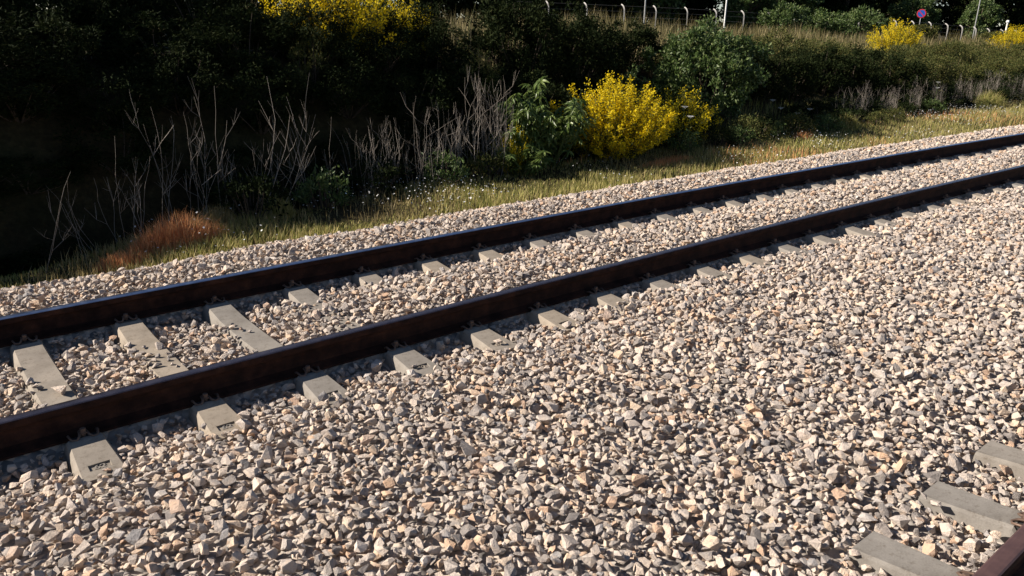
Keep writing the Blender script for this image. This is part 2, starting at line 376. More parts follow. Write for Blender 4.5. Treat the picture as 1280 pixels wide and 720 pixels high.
def deposit():
    s0, s1, d0, d1, g = -2.2, 34, -6.4, 3.0, .0125
    ns, nd = int((s1 - s0) / g), int((d1 - d0) / g)
    sg = s0 + (np.arange(ns) + .5) * g; dg = d0 + (np.arange(nd) + .5) * g
    SG, DG = np.meshgrid(sg, dg, indexing='ij')
    T = surf(SG, DG).astype(np.float32); H = T - .036
    nearr = np.minimum(np.abs(np.abs(DG) - D), np.abs(np.abs(DG - Y2) - D))
    H = np.where(nearr < .15, -.226, H); T = np.where(nearr < .17, -.196, T)
    for s, off in SLEEPERS:            # sleepers stand in the bed
        i0, i1 = int((s - .09 - s0) / g), int((s + .09 - s0) / g) + 1
        j0, j1 = int((off - 1.24 - d0) / g), int((off + 1.24 - d0) / g) + 1
        i0, j0 = max(i0, 0), max(j0, 0)
        if i1 <= 0 or i0 >= ns: continue
        zz = sleeper_top(dg[j0:j1] - off)[None]
        H[i0:i1, j0:j1] = np.maximum(H[i0:i1, j0:j1], zz)
    rec = []
    R_ = np.random.default_rng(5)
    px, py = CAM.x, CAM.y
    for ps, (sp, keep) in enumerate(((.041, 1), (.041, 1), (.041, 1), (.034, .8))):
        a = np.arange(s0 + .05, s1 - .05, sp); b_ = np.arange(d0 + .05, d1 - .05, sp)
        A, B = np.meshgrid(a, b_); A = A.ravel() + R_.uniform(-.5, .5, A.size) * sp; B = B.ravel() + R_.uniform(-.5, .5, B.size) * sp
        P = W(A, B, -.2); v = P - np.array(CAM); dep = v @ np.array(fw); u_ = (v @ np.array(r2)) / np.maximum(dep, .1); vv = -(v @ np.array(u2)) / np.maximum(dep, .1)
        ok = (dep > .5) & (np.abs(u_) < .655 + .9 / np.maximum(dep, 1)) & (vv < .37 + .9 / np.maximum(dep, 1)) & (R_.random(A.size) < keep)
        far = dep > 13
        ok &= ~far | (R_.random(A.size) < .62)
        A, B, far = A[ok], B[ok], far[ok]; o_ = R_.permutation(len(A)); A, B, far = A[o_], B[o_], far[o_]
        n = len(A); rad = np.clip(np.exp(R_.normal(math.log(.0212), .34, n)), .011, .047)
        if ps == 3: rad *= .72
        rad = np.where(far, rad * 1.22, rad)
        ax = rad * R_.uniform(.95, 1.4, n); bx = rad * R_.uniform(.75, 1.05, n); cx = rad * R_.uniform(.55, .9, n)
        ph = R_.uniform(0, 6.283, n); t1 = R_.normal(0, .36, n); t2 = R_.normal(0, .36, n)
        jit = R_.normal(0, .006, n)
        for q in range(n):
            s, d = A[q], B[q]; m_ = (ax[q] + bx[q]) * .5; k_ = max(1, int(m_ / g + .5))
            i, j = int((s - s0) / g), int((d - d0) / g)
            if i < k_ or j < k_ or i >= ns - k_ or j >= nd - k_: continue
            pt = H[i - k_:i + k_ + 1, j - k_:j + k_ + 1]
            h = pt.mean()
            if h > T[i, j] - .004 * ps + jit[q]: continue
            if min(abs(abs(d) - D), abs(abs(d - Y2) - D)) < .078 + .75 * m_: continue
            if pt.max() - pt.min() > .07: continue
            cz = cx[q] * 1.1
            z = .5 * h + .5 * pt[k_ // 2:k_ + k_ // 2 + 1, k_ // 2:k_ + k_ // 2 + 1].max() + cz * .45
            L = np.arange(-k_, k_ + 1) * g / m_
            dome = z + cz * .8 * np.sqrt(np.clip(1 - (L[:, None] ** 2 + L[None] ** 2), 0, None)) - 10 * ((L[:, None] ** 2 + L[None] ** 2) > 1)
            np.maximum(pt, dome, out=pt)
            rec.append((s, d, z, ax[q], bx[q], cx[q], ph[q], t1[q], t2[q]))
    return np.array(rec)
ST = deposit()
# loose stones lying on sleeper tops
extra = []
for s_, d_, r_, sc in ((.635, -.19, .046, 1.35), (.56, -.06, .022, 1), (.545, -.0, .02, 1), (.545, .05, .018, 1), (1.15, .1, .026, 1), (1.17, -.05, .024, 1), (1.19, .18, .02, 1), (1.16, -.16, .03, 1), (1.13, .0, .022, 1),
                       (1.75, .17, .030, 1.1), (1.79, .11, .022, 1), (1.77, .22, .02, 1), (2.36, -1.12, .022, 1), (3.0, -1.14, .03, 1), (.62, -1.2, .022, 1), (1.27, -1.17, .026, 1), (3.42, -3.74, .03, 1), (1.82, .05, .016, 1)):
    extra.append((s_, d_, float(sleeper_top(d_ if d_ > -2 else d_ - Y2)) + r_ * .5, r_ * 1.15 * sc, r_ * .9, r_ * .62, random.uniform(0, 6.28), .2, .1))
ST = np.concatenate([ST, np.array(extra)])
print('stones', len(ST))
PT = W(ST[:, 0], ST[:, 1], ST[:, 2]); v = PT - np.array(CAM); dep = v @ np.array(fw)
u_ = (v @ np.array(r2)) / dep; vv = -(v @ np.array(u2)) / dep
inframe = (np.abs(u_) < .65) & (np.abs(vv) < .367)
expo = ST[:, 2] + ST[:, 5] * .5 > surf(ST[:, 0], ST[:, 1]) - .002
score = np.where(inframe & expo, np.sqrt(ST[:, 3] * ST[:, 4]) / dep, 0); score[-len(extra):] = 1
order = np.argsort(-score); big = order[:300]; rest = order[300:]
IDX = rng.integers(0, len(STONES), len(ST))
for q in big:
    o = bpy.data.objects.new('ballast_stone', STONES[IDX[q]]); link(o, bed)
    o.location = PT[q]; o.rotation_euler = (ST[q, 7], ST[q, 8], ST[q, 6]); o.scale = ST[q, 3:6]
proto = bpy.data.collections.new('stone_shapes')
for i, me in enumerate(STONES): proto.objects.link(bpy.data.objects.new('stone_shape', me))
def instancer(name, pts, rot, scl, idx, collection, parent=None):
    me = bpy.data.meshes.new(name); me.vertices.add(len(pts)); me.vertices.foreach_set('co', np.asarray(pts, np.float32).ravel())
    for nm, ty, dat, fld in (('rot', 'FLOAT_VECTOR', rot, 'vector'), ('scl', 'FLOAT_VECTOR', scl, 'vector'), ('idx', 'INT', idx, 'value')):
        at = me.attributes.new(nm, ty, 'POINT'); at.data.foreach_set(fld, np.asarray(dat, np.float32 if fld == 'vector' else np.int32).ravel())
    me.update(); o = obj(name, me, parent)
    ng = bpy.data.node_groups.new(name, 'GeometryNodeTree')
    ng.interface.new_socket('Geometry', in_out='INPUT', socket_type='NodeSocketGeometry'); ng.interface.new_socket('Geometry', in_out='OUTPUT', socket_type='NodeSocketGeometry')
    gi, go = ng.nodes.new('NodeGroupInput'), ng.nodes.new('NodeGroupOutput')
    m2p = ng.nodes.new('GeometryNodeMeshToPoints'); ip = ng.nodes.new('GeometryNodeInstanceOnPoints'); ci = ng.nodes.new('GeometryNodeCollectionInfo')
    ci.inputs['Collection'].default_value = collection; ci.inputs['Separate Children'].default_value = True; ci.inputs['Reset Children'].default_value = True
    ip.inputs['Pick Instance'].default_value = True
    def named(nm, ty):
        a = ng.nodes.new('GeometryNodeInputNamedAttribute'); a.data_type = ty; a.inputs['Name'].default_value = nm; return a.outputs['Attribute']
    e2r = ng.nodes.new('FunctionNodeEulerToRotation'); L = ng.links.new
    L(named('rot', 'FLOAT_VECTOR'), e2r.inputs[0]); L(gi.outputs[0], m2p.inputs[0]); L(m2p.outputs[0], ip.inputs['Points'])
    L(ci.outputs[0], ip.inputs['Instance']); L(named('idx', 'INT'), ip.inputs['Instance Index']); L(e2r.outputs[0], ip.inputs['Rotation'])
    L(named('scl', 'FLOAT_VECTOR'), ip.inputs['Scale']); L(ip.outputs[0], go.inputs[0])
    md = o.modifiers.new('scatter', 'NODES'); md.node_group = ng; return o
tag(instancer('ballast_stones', PT[rest], ST[rest][:, [7, 8, 6]], ST[rest, 3:6], IDX[rest], proto, bed), kind='stuff')

# ------------------------------------------------------------------ vegetation builders
def rot_basis(n, R_, up_bias=0.):
    a = R_.normal(size=(n, 3)); a[:, 2] += up_bias; a /= np.linalg.norm(a, axis=1)[:, None]
    b_ = R_.normal(size=(n, 3)); b_ -= (a * b_).sum(1)[:, None] * a; b_ /= np.linalg.norm(b_, axis=1)[:, None]
    return a, b_, np.cross(a, b_)
def leaf_quads(P, L, Wd, R_, up_bias=0., fold=.25, axis=None):
    """folded rhombic leaves: two triangles each"""
    n = len(P); a, b_, c = rot_basis(n, R_, up_bias)
    if axis is not None:
        a = axis / np.linalg.norm(axis, axis=1)[:, None]; b_ = R_.normal(size=(n, 3)); b_ -= (a * b_).sum(1)[:, None] * a; b_ /= np.linalg.norm(b_, axis=1)[:, None]; c = np.cross(a, b_)
    L = np.broadcast_to(L, (n,))[:, None]; Wd = np.broadcast_to(Wd, (n,))[:, None]
    V = np.stack([P, P + a * L * .5 + b_ * Wd * .5 + c * Wd * fold, P + a * L, P + a * L * .5 - b_ * Wd * .5 + c * Wd * fold], 1).reshape(-1, 3)
    i = np.arange(n)[:, None] * 4
    return V, np.concatenate([i + [0, 1, 2], i + [0, 2, 3]])
def bush_meshes(name, seed, rx, ry, h, nclump, nleaf, ll, lw, mat, low=.05, spread=.2, upb=.2, top_pow=1.):
    R_ = np.random.default_rng(seed)
    dirs = R_.normal(size=(nclump, 3)); dirs /= np.linalg.norm(dirs, axis=1)[:, None]
    rr = R_.uniform(.35, 1., nclump) ** .5 * R_.uniform(.8, 1.12, nclump)
    C = dirs * rr[:, None] * np.array([rx, ry, h * .5]) + np.array([0, 0, h * .5]); C[:, 2] = np.maximum(C[:, 2], low * h)
    csz = R_.uniform(.5, 1.3, nclump) * spread
    k_ = R_.integers(0, nclump, nleaf); off = R_.normal(size=(nleaf, 3)); off /= np.linalg.norm(off, axis=1)[:, None]; off *= (R_.uniform(0, 1, nleaf) ** .6)[:, None]
    P = C[k_] + off * csz[k_][:, None] * np.array([1, 1, .8]); P[:, 2] = np.maximum(P[:, 2], .01)
    V, F = leaf_quads(P, ll * R_.uniform(.6, 1.3, nleaf), lw * R_.uniform(.6, 1.3, nleaf), R_, upb)
    crown = mesh_np(name + '_crown', V, F, [mat])
    mb = MB()
    for q in R_.permutation(nclump)[:min(nclump, 22)]:
        e = C[q]; b0 = np.array([e[0] * .12, e[1] * .12, -.08]); mid = b0 * .45 + e * .55 + R_.normal(size=3) * .06 * h
        t_ = np.linspace(0, 1, 6)[:, None]; pts = (1 - t_) ** 2 * b0 + 2 * t_ * (1 - t_) * mid + t_ ** 2 * e
        mb.tube(pts, np.linspace(.022, .005, 6) * max(.5, h / 2), 5)
    return crown, mb.mesh(name + '_stems', M['bark'])
def place_bush(name, meshes, x, y, sc, rz, label, cat, group=None, dz=0):
    e = empty(name, (x, y, G(x, y) - .03 + dz), rz, sc); tag(e, label, cat, group)
    obj('crown', meshes[0], e); obj('trunk', meshes[1], e); return e
# dark hedge shrubs on the shaded bank: 5 shapes, copied
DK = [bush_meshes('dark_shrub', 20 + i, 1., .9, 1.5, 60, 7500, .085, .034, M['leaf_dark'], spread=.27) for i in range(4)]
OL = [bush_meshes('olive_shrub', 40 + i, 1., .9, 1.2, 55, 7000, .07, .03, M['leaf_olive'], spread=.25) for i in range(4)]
def bankpos(x, t_):
    d = foot(x) + t_; return x, d - K * x * x / 2
i = 0
LFRONT = 'low dark shrub at the bank foot right behind the bare stalks and rust coloured tuft'
LCREST = 'tall dark shrub on the bank crest above the shaded shrubs by the rust coloured tuft'
LMIDF = 'low dark shrub at the bank foot around the straight grey stalks'
LMIDC = 'dark shrub on the bank crest beneath the high yellow broom'
LDEEP = 'dense dark green shrub in deep shade behind the bare stalks and rust coloured tuft'
LMID = 'dark evergreen shrub in shade on the bank between the flowering brooms'
LFACE = 'dark shrub with sunlit crest in the hedge along the bank behind the wild carrots'
LOL = 'dark to olive shrub on the bank below the roadside fence'
for row, (t0, hz) in enumerate(((.8, .52), (1.4, .58), (2.15, .64), (3.0, .8), (5.0, 1.3), (4.0, .85))):
    for xx in np.arange(-4.6 + .37 * row, 9.2, 1.0 + .1 * row):
        x, y = bankpos(xx + random.uniform(-.2, .2), t0 + ((.95 if xx < 1.7 else .42) if -2.5 < xx < 3.6 and row < 4 else .15 if row < 4 else 0) + random.uniform(-.12, .2))
        s = hz * random.uniform(.85, 1.15) * (.9 if xx < 3.6 and row < 4 else 1)
        if xx > 4.6 and row == 4: s *= .55
        if 5 < xx < 7.8 and row in (3, 5): s *= .65
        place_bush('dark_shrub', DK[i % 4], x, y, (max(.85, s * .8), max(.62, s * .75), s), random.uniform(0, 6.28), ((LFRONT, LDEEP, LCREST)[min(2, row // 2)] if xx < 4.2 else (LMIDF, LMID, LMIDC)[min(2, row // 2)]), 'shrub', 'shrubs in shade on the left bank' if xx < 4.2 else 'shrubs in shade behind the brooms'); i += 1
for xx in np.arange(-2.4, 2.0, .55):
    for t0 in (.75, 1.3):
        x, y = bankpos(xx + random.uniform(-.15, .15), t0 + random.uniform(-.1, .1))
        place_bush('dark_shrub', DK[i % 4], x, y, (.62, .5, .26), random.uniform(0, 6.28), 'knee high dark bramble shrub in the ditch behind the rust coloured tuft', 'shrub', 'low shrubs in the ditch'); i += 1
for row, (t0, hz) in enumerate(((.8, .6), (1.9, .95), (3.0, .62))):
    for xx in np.arange(9.6 + .4 * row, 19.5, 1.2):
        x, y = bankpos(xx + random.uniform(-.25, .25), t0 + random.uniform(-.2, .25))
        if 12.3 < xx < 17 and row == 0 or 12.2 < xx < 15.6 and row == 1: continue
        s = hz * random.uniform(.85, 1.15) * np.interp(xx, [10, 13, 20], [1.25, 1.15, .74])
        k_ = (OL if row == 2 and xx > 14 else DK)[i % 4]
        place_bush('hedge_shrub', k_, x, y, (.95, .9, s), random.uniform(0, 6.28), ('low dark shrub at the bank foot behind the wild carrots', LFACE, 'shrub on the hedge crest bordering the tall dry grass by the rounded glossy bush')[row], 'shrub', 'hedge shrubs along the bank'); i += 1
for row, (t0, hz) in enumerate(((.9, .55), (2.0, .85), (3.4, .85), (5.2, .7))):
    for xx in np.arange(20 + .5 * row, 42, 1.5 + .1 * row):
        x, y = bankpos(xx + random.uniform(-.3, .3), t0 * (1 + (xx - 20) * .012) + random.uniform(-.3, .3))
        s = hz * random.uniform(.75, 1.2)
        place_bush('olive_shrub', (DK if row == 0 or (row == 1 and xx < 25) else OL)[i % 4], x, y, (1.05, 1., s), random.uniform(0, 6.28), ('low dark shrub at the far bank foot behind pale dry stalks', LOL, 'olive shrub midway up the far bank above the dry stalks', 'low olive shrub on the far bank crest bordering tall dry grass')[row], 'shrub', 'olive shrubs along the far bank'); i += 1  # dark leaf shapes in the lower rows stand in for the shaded hollow

# trees: tapered trunk, limbs, leafy crown
def tree_meshes(name, seed, h, cr, ch0, nleaf, ll, lw, mat, nclump=70, spread=.6):
    R_ = np.random.default_rng(seed); hc = h - ch0
    dirs = R_.normal(size=(nclump, 3)); dirs /= np.linalg.norm(dirs, axis=1)[:, None]
    C = dirs * (R_.uniform(.2, 1, nclump) ** .5 * R_.uniform(.8, 1.1, nclump))[:, None] * np.array([cr, cr, hc * .5]) + np.array([0, 0, ch0 + hc * .5])
    k_ = R_.integers(0, nclump, nleaf); off = R_.normal(size=(nleaf, 3)); off /= np.linalg.norm(off, axis=1)[:, None]; off *= (R_.uniform(0, 1, nleaf) ** .6)[:, None]
    P = C[k_] + off * (R_.uniform(.6, 1.3, nclump) * spread)[k_][:, None]
    V, F = leaf_quads(P, ll * R_.uniform(.6, 1.3, nleaf), lw * R_.uniform(.6, 1.3, nleaf), R_, .1)
    crown = mesh_np(name + '_crown', V, F, [mat]); mb = MB()
    z = np.linspace(0, h * .8, 9); pts = np.stack([.12 * np.sin(z * .9 + seed), .12 * np.cos(z * .7 + seed), z - .2], 1)
    mb.tube(pts, np.linspace(.2, .04, 9) * h / 7, 8)
    for q in R_.permutation(nclump)[:26]:
        e = C[q]; zz = max(ch0 * .6, e[2] * .62); b0 = np.array([.12 * math.sin(zz * .9 + seed), .12 * math.cos(zz * .7 + seed), zz - .2])
        t_ = np.linspace(0, 1, 5)[:, None]; mid = b0 * .4 + e * .6 + np.array([0, 0, -.15]); pts = (1 - t_) ** 2 * b0 + 2 * t_ * (1 - t_) * mid + t_ ** 2 * e
        mb.tube(pts, np.linspace(.06, .012, 5) * h / 7, 5)
    return crown, mb.mesh(name + '_trunk', M['bark'])
TA = [tree_meshes('shade_tree', 60 + i, 8., 2.5, 1.2, 13000, .22, .1, M['leaf_dark'], spread=.75) for i in range(2)]
for x, y, s in ((-13.5, 13.8, .86), (-10.6, 13.2, .84), (-7.8, 13.6, .86), (-5., 13.1, .8), (2.2, 14.2, .74)):  # unseen trees, placed so their shadow darkens the left bank
    place_bush('shade_tree', TA[i % 2], x, y, (1, 1, s), random.uniform(0, 6.28), 'tall dark evergreen tree out of view, placed to shade the bank above the stalks', 'tree', 'tall trees above the bank'); i += 1
# trees beyond the fence
TB = [tree_meshes('roadside_tree', 70 + i, 6.5, 2.8, .0, 9000, .3, .17, (M['leaf_dark'], M['leaf_mid'], M['leaf_olive'])[i], 60, .7) for i in range(3)]  # shade and sun among these trees are put into the leaf colour
for j, (x, y, s, kk) in enumerate(((26, 33, 1, 0), (31, 36, 1.1, 0), (35, 32.5, .9, 0), (39.5, 33.5, 1.1, 0), (44, 32.5, .95, 1), (48, 35, 1.1, 0), (49.5, 28.5, .8, 1), (53.5, 29.5, .85, 0), (57, 30, .8, 1), (61, 34, 1.15, 0),
                                   (66, 32, 1.1, 0), (70.5, 26.8, .62, 1), (74, 27.5, .55, 1), (76, 33, 1.1, 0), (82, 31, 1.1, 0), (88, 28, 1.1, 0), (95, 27, 1.1, 0), (22, 37, 1.1, 0), (56, 38, 1.2, 0), (71, 38, 1.2, 0), (88, 36, 1.2, 0), (42, 39, 1.2, 0),
                                   (102, 22, 1.1, 0), (108, 18, 1.1, 0), (79, 24.5, .6, 1), (17, 36, 1.1, 0), (12, 37, 1.1, 0), (28.5, 38, 1.2, 0), (36, 38, 1.2, 0), (47.5, 39, 1.2, 0), (52, 36, 1.1, 0), (63.5, 38, 1.2, 0), (79, 36, 1.2, 0), (94, 33, 1.2, 0), (101, 28, 1.2, 0), (33, 33.5, .9, 0), (58.5, 34, 1, 0), (65, 29.5, .9, 0), (84, 27, 1, 0), (91, 24, 1, 0))):
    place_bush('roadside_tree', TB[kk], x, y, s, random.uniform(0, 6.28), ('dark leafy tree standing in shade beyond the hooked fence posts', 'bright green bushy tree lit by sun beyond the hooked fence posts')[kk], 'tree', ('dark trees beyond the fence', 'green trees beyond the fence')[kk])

# broom bushes in flower
def broom_meshes(seed, rx, h, ntwig, nflower, fs=.024, dens=.45):
    R_ = np.random.default_rng(seed); tips = []; mb = MB(); pos = []; ax = []
    n = ntwig; ang = R_.uniform(0, 6.283, n); rad = R_.uniform(0, 1, n) ** .5
    hh = h * (1 - .42 * rad ** 2) * R_.uniform(.75, 1.06, n)
    lump = 1 + .12 * np.sin(ang * 3 + seed) + .12 * np.sin(ang * 5 + 2 * seed); hh = hh * (1 + .07 * np.sin(ang * 4 + rad * 5 + seed))
    tip = np.stack([np.cos(ang) * rad * rx * lump, np.sin(ang) * rad * rx * lump, hh], 1); b0 = tip * np.array([.25, .25, 0]) + R_.normal(size=(n, 3)) * [.06, .06, 0]
    low = R_.random(n) < .3; tip[low, 2] *= R_.uniform(.3, .8, low.sum())
    mid = b0 * .5 + tip * .5 + (tip - b0) * [.12, .12, .06]
    t_ = np.linspace(0, 1, 5)[None, :, None]; PTS = (1 - t_) ** 2 * b0[:, None] + 2 * t_ * (1 - t_) * mid[:, None] + t_ ** 2 * tip[:, None]
    for q in range(n): mb.tube(PTS[q], np.linspace(.006, .002, 5), 3, False)
    fl = R_.permutation(n)[:int(n * .72)]; k_ = fl[R_.integers(0, len(fl), nflower)]; t2 = np.clip(1 - np.abs(R_.normal(0, dens, nflower)), .15, 1)[:, None]
    P = (1 - t2) ** 2 * b0[k_] + 2 * t2 * (1 - t2) * mid[k_] + t2 ** 2 * tip[k_] + R_.normal(size=(nflower, 3)) * .022
    V, F = leaf_quads(P, fs * R_.uniform(.7, 1.4, nflower), fs * R_.uniform(.7, 1.2, nflower), R_, .3, .3)
    nl = nflower // 2; k_ = R_.integers(0, n, nl); t2 = R_.uniform(.1, .95, nl)[:, None]
    P = (1 - t2) ** 2 * b0[k_] + 2 * t2 * (1 - t2) * mid[k_] + t2 ** 2 * tip[k_] + R_.normal(size=(nl, 3)) * .03
    V2, F2 = leaf_quads(P, .045, .013, R_, .6)
    return mesh_np('flowers', V, F, [M['flower']]), mb.mesh('broom_twigs', M['broom']), mesh_np('leaves', V2, F2, [M['broom']])
def place_broom(x, y, ms, label, sc=1., rz=0, dz=0):
    e = empty('broom_bush', (x, y, G(x, y) - .02 + dz), rz, sc); tag(e, label, 'bush', 'brooms in yellow flower')
    obj('flowers', ms[0], e); obj('twigs', ms[1], e); obj('leaves', ms[2], e)
B1 = broom_meshes(1, .95, 1.48, 520, 30000, .03); B2 = broom_meshes(2, .8, 1.1, 300, 8000, .026, .4); B3 = broom_meshes(3, .95, 1.25, 300, 11000, .03)
place_broom(10.2, 4.5, B1, 'largest yellow flowering broom at the bank foot beside the broad leaved plant', (1.28, 1.05, .93))
place_broom(12.2, 4.8, B2, 'low half shaded yellow broom leaning off the largest broom', (1.2, 1.1, 1.05))
place_broom(7.85, 4.42, B2, 'small clump of yellow broom flowers poking out behind the broad leaved plant', (.42, .42, .72))
place_broom(6.35, 7.25, B3, 'yellow broom high on the dark bank above the bare stalks', (1.15, 1.1, 1.25), 1)
place_broom(8.0, 7.6, B2, 'sparse yellow broom on the dark bank crest next to a fuller one', (.8, .8, 1.), 2)
place_broom(36.2, 12.0, B3, 'rounded yellow broom on the bank beneath the round blue road sign', (1.3, 1.2, 1.35), 2)
place_broom(51.2, 12.2, B3, 'yellow broom at the fence end past the white marker post', (1.5, 1.3, 1.3), 3)

FB = [bush_meshes('fence_bush', 95 + i, 1.3, 1.1, 1.5, 70, 5000, .14, .08, M[('leaf_mid', 'leaf_olive')[i]], spread=.3, upb=.4) for i in range(2)]
for j, (x, y, sc, lb) in enumerate(((42.3, 21.2, (1.2, 1, 1.05), 'sunlit green bush swallowing the fence near the white pole'), (45.6, 20.6, (1.3, 1, .95), 'wide green bush growing through the middle of the wire fence'), (49.2, 20.2, (1.2, 1, 1.15), 'tall green bush hiding hooked fence posts beside the rounded broom'),
                                 (54.5, 19.0, (1.1, 1, .8), 'low olive bush at the fence next to the blue road sign'), (64.0, 17.6, (1.2, 1, .75), 'olive bush at the fence before the white marker post'))):
    place_bush('fence_bush', FB[j > 2], x, y, sc, j, lb, 'bush', 'bushes along the fence')
HB = [bush_meshes('herb', 98 + i, .34, .3, .42, 26, 900, .055, .022, M[('leaf_mid', 'leaf_olive', 'leaf_dark')[i]], spread=.13, upb=.8) for i in range(3)]
for j, xx in enumerate(np.concatenate([np.arange(11.4, 18.6, .55), [5.3, 6.4, 7.2, 3.4, 4.4, 19.6, 21, 22.8, 25]])):
    x, y = bankpos(xx, random.uniform(-.55, .05) if xx > 10 else random.uniform(-.15, .05)); place_bush('verge_herb', HB[j % 3], x, y, random.uniform(.75, 1.25), j, 'small leafy herb clump in the verge along the bank foot', 'herb', 'leafy herbs along the bank foot')
# the large rounded green bush
gb = bush_meshes('laurel_bush', 91, 1.42, 1.3, 2.0, 120, 15000, .085, .05, M['leaf_mid'], spread=.24, upb=.5)
place_bush('laurel_bush', gb, 14.3, 5.75, (1.06, 1, 1.08), .4, 'large rounded glossy green bush behind the biggest yellow broom', 'bush', None, -.15)
gs = bush_meshes('laurel_shoot', 92, .3, .3, .9, 18, 700, .08, .045, M['leaf_mid'], spread=.14, upb=.5)
place_bush('laurel_sapling', gs, 12.3, 6.0, (.8, .8, 1.), 0, 'thin green sapling at the flank of the large rounded bush', 'sapling')
os_ = bush_meshes('feathery_shrub', 93, .42, .4, 1.35, 26, 2600, .07, .012, M['leaf_olive'], spread=.18, upb=1.3)
place_bush('feathery_shrub', os_, 8.1, 5.75, 1., 0, 'slender feathery olive shrub behind the tall grey stalks', 'shrub', None, .05)
place_bush('feathery_shrub', os_, 5.3, 6.0, (.7, .7, .75), 2, 'small feathery shrub glinting on the dark bank below the high broom', 'shrub', None, .1)

# broad leaved plant: stems with drooping whorls of long leaves
def whorl_mesh(seed):
    R_ = np.random.default_rng(seed); mb = MB()
    for q in range(13):
        a = q * 2.4 + R_.uniform(-.3, .3); L = R_.uniform(.09, .17); wd = L * .14; rise = R_.uniform(.2, .7); droop = R_.uniform(.9, 1.7)
        t_ = np.array([0, .3, .65, 1.]); out = L * t_; z = L * (rise * t_ - droop * t_ ** 2 * .75)
        ww = wd * np.array([.25, 1, .8, .04]); c, s = math.cos(a), math.sin(a)
        ctr = np.stack([out * c, out * s, z], 1); sd = np.array([-s, c, 0])
        V = np.concatenate([ctr - sd * ww[:, None] + [0, 0, .012], ctr, ctr + sd * ww[:, None] + [0, 0, .012]])
        F = [[k_, k_ + 1, 5 + k_, 4 + k_] for k_ in range(3)] + [[4 + k_, 5 + k_, 9 + k_, 8 + k_] for k_ in range(3)]
        mb.add(V, F)
    return mb.mesh('leaf_whorl', M['leaf_big'])
WH = [whorl_mesh(i) for i in range(4)]
def broadleaf(x, y, sc, label, nst, seed, spread, h):
    R_ = np.random.default_rng(seed); e = empty('broad_leaved_plant', (x, y, G(x, y)), 0, sc); tag(e, label, 'plant')
    for q in range(nst):
        a = R_.uniform(0, 6.283); rr = spread * R_.uniform(.1, 1) ** .6; tip = np.array([rr * math.cos(a), rr * math.sin(a), h * R_.uniform(.5, 1.) * (1 - .35 * (rr / spread) ** 2)])
        b0 = np.array([tip[0] * .2, tip[1] * .2, -.05]); mid = (b0 + tip) / 2 + np.array([tip[0] * .18, tip[1] * .18, .12])
        t_ = np.linspace(0, 1, 6)[:, None]; pts = (1 - t_) ** 2 * b0 + 2 * t_ * (1 - t_) * mid + t_ ** 2 * tip
        mb = MB(); mb.tube(pts, np.linspace(.013, .005, 6), 5); st = obj('stem', mb.mesh('stem', M['broom']), e)
        for tt in (1., .9, .8, .7, .58, .46, .34):
            if tt < .5 and R_.random() < .35: continue
            p_ = (1 - tt) ** 2 * b0 + 2 * tt * (1 - tt) * mid + tt ** 2 * tip
            o = obj('leaf_whorl', WH[R_.integers(0, 4)], st, p_, R_.uniform(0, 6.28)); s = R_.uniform(.8, 1.25); o.scale = (s, s, s)
            o.rotation_euler = (R_.normal(0, .3), R_.normal(0, .3), R_.uniform(0, 6.28))
    return e
broadleaf(8.45, 4.35, 1., 'broad leaved green plant with drooping long leaves left against the yellow broom', 32, 5, .78, 1.5)
broadleaf(7.75, 4.15, (.8, .8, .45), 'low leafy green plant at the foot of the taller broad leaved one', 14, 6, .6, 1.2)

# bare dry stalks
def stalk_mesh(seed, nst, h, spread, br=3):
    R_ = np.random.default_rng(seed); mb = MB()
    for q in range(nst):
        b0 = np.append(R_.normal(0, .07, 2), -.05); hh = h * R_.uniform(.55, 1.05); lean = R_.normal(0, spread, 2)
        tip = np.append(b0[:2] + lean * hh, hh); mid = (b0 + tip) / 2 + np.append(R_.normal(0, .14, 2), R_.uniform(0, .15))
        t_ = np.linspace(0, 1, 7)[:, None]; pts = (1 - t_) ** 2 * b0 + 2 * t_ * (1 - t_) * mid + t_ ** 2 * tip + R_.normal(0, .008, (7, 3))
        mb.tube(pts, np.linspace(.0032, .0011, 7), 4)
        for b_ in range(R_.integers(1, br + 1)):
            k_ = R_.integers(2, 6); st = pts[k_]; dr = np.append(R_.normal(0, .5, 2), R_.uniform(.5, 1.)); dr /= np.linalg.norm(dr)
            L = h * R_.uniform(.12, .32); p2 = st + dr * L * .5 + R_.normal(0, .012, 3); p3 = st + dr * L + np.array([0, 0, .05]) + R_.normal(0, .02, 3)
            for tw in range(2): p4 = p3 * .6 + st * .4 + R_.normal(0, .05, 3) + np.array([0, 0, .07]); mb.tube([p2, (p2 + p4) / 2 + R_.normal(0, .008, 3), p4], [.0017, .0013, .0008], 3, False)
            mb.tube([st, p2, p3], [.0024, .0019, .001], 3, False)
    return mb.mesh('bare_stems', M['stalk'])
SM = [stalk_mesh(230 + i, (2, 3, 4, 7, 10, 4)[i], 1.32, (.3, .26, .2, .12, .1, .16)[i]) for i in range(6)]
def place_stalk(x, y, k_, sc, label, group):
    e = empty('dry_stalk_plant', (x, y, G(x, y)), random.uniform(0, 6.28), sc); tag(e, label, 'dry plant', group); obj('bare_stems', SM[k_], e)
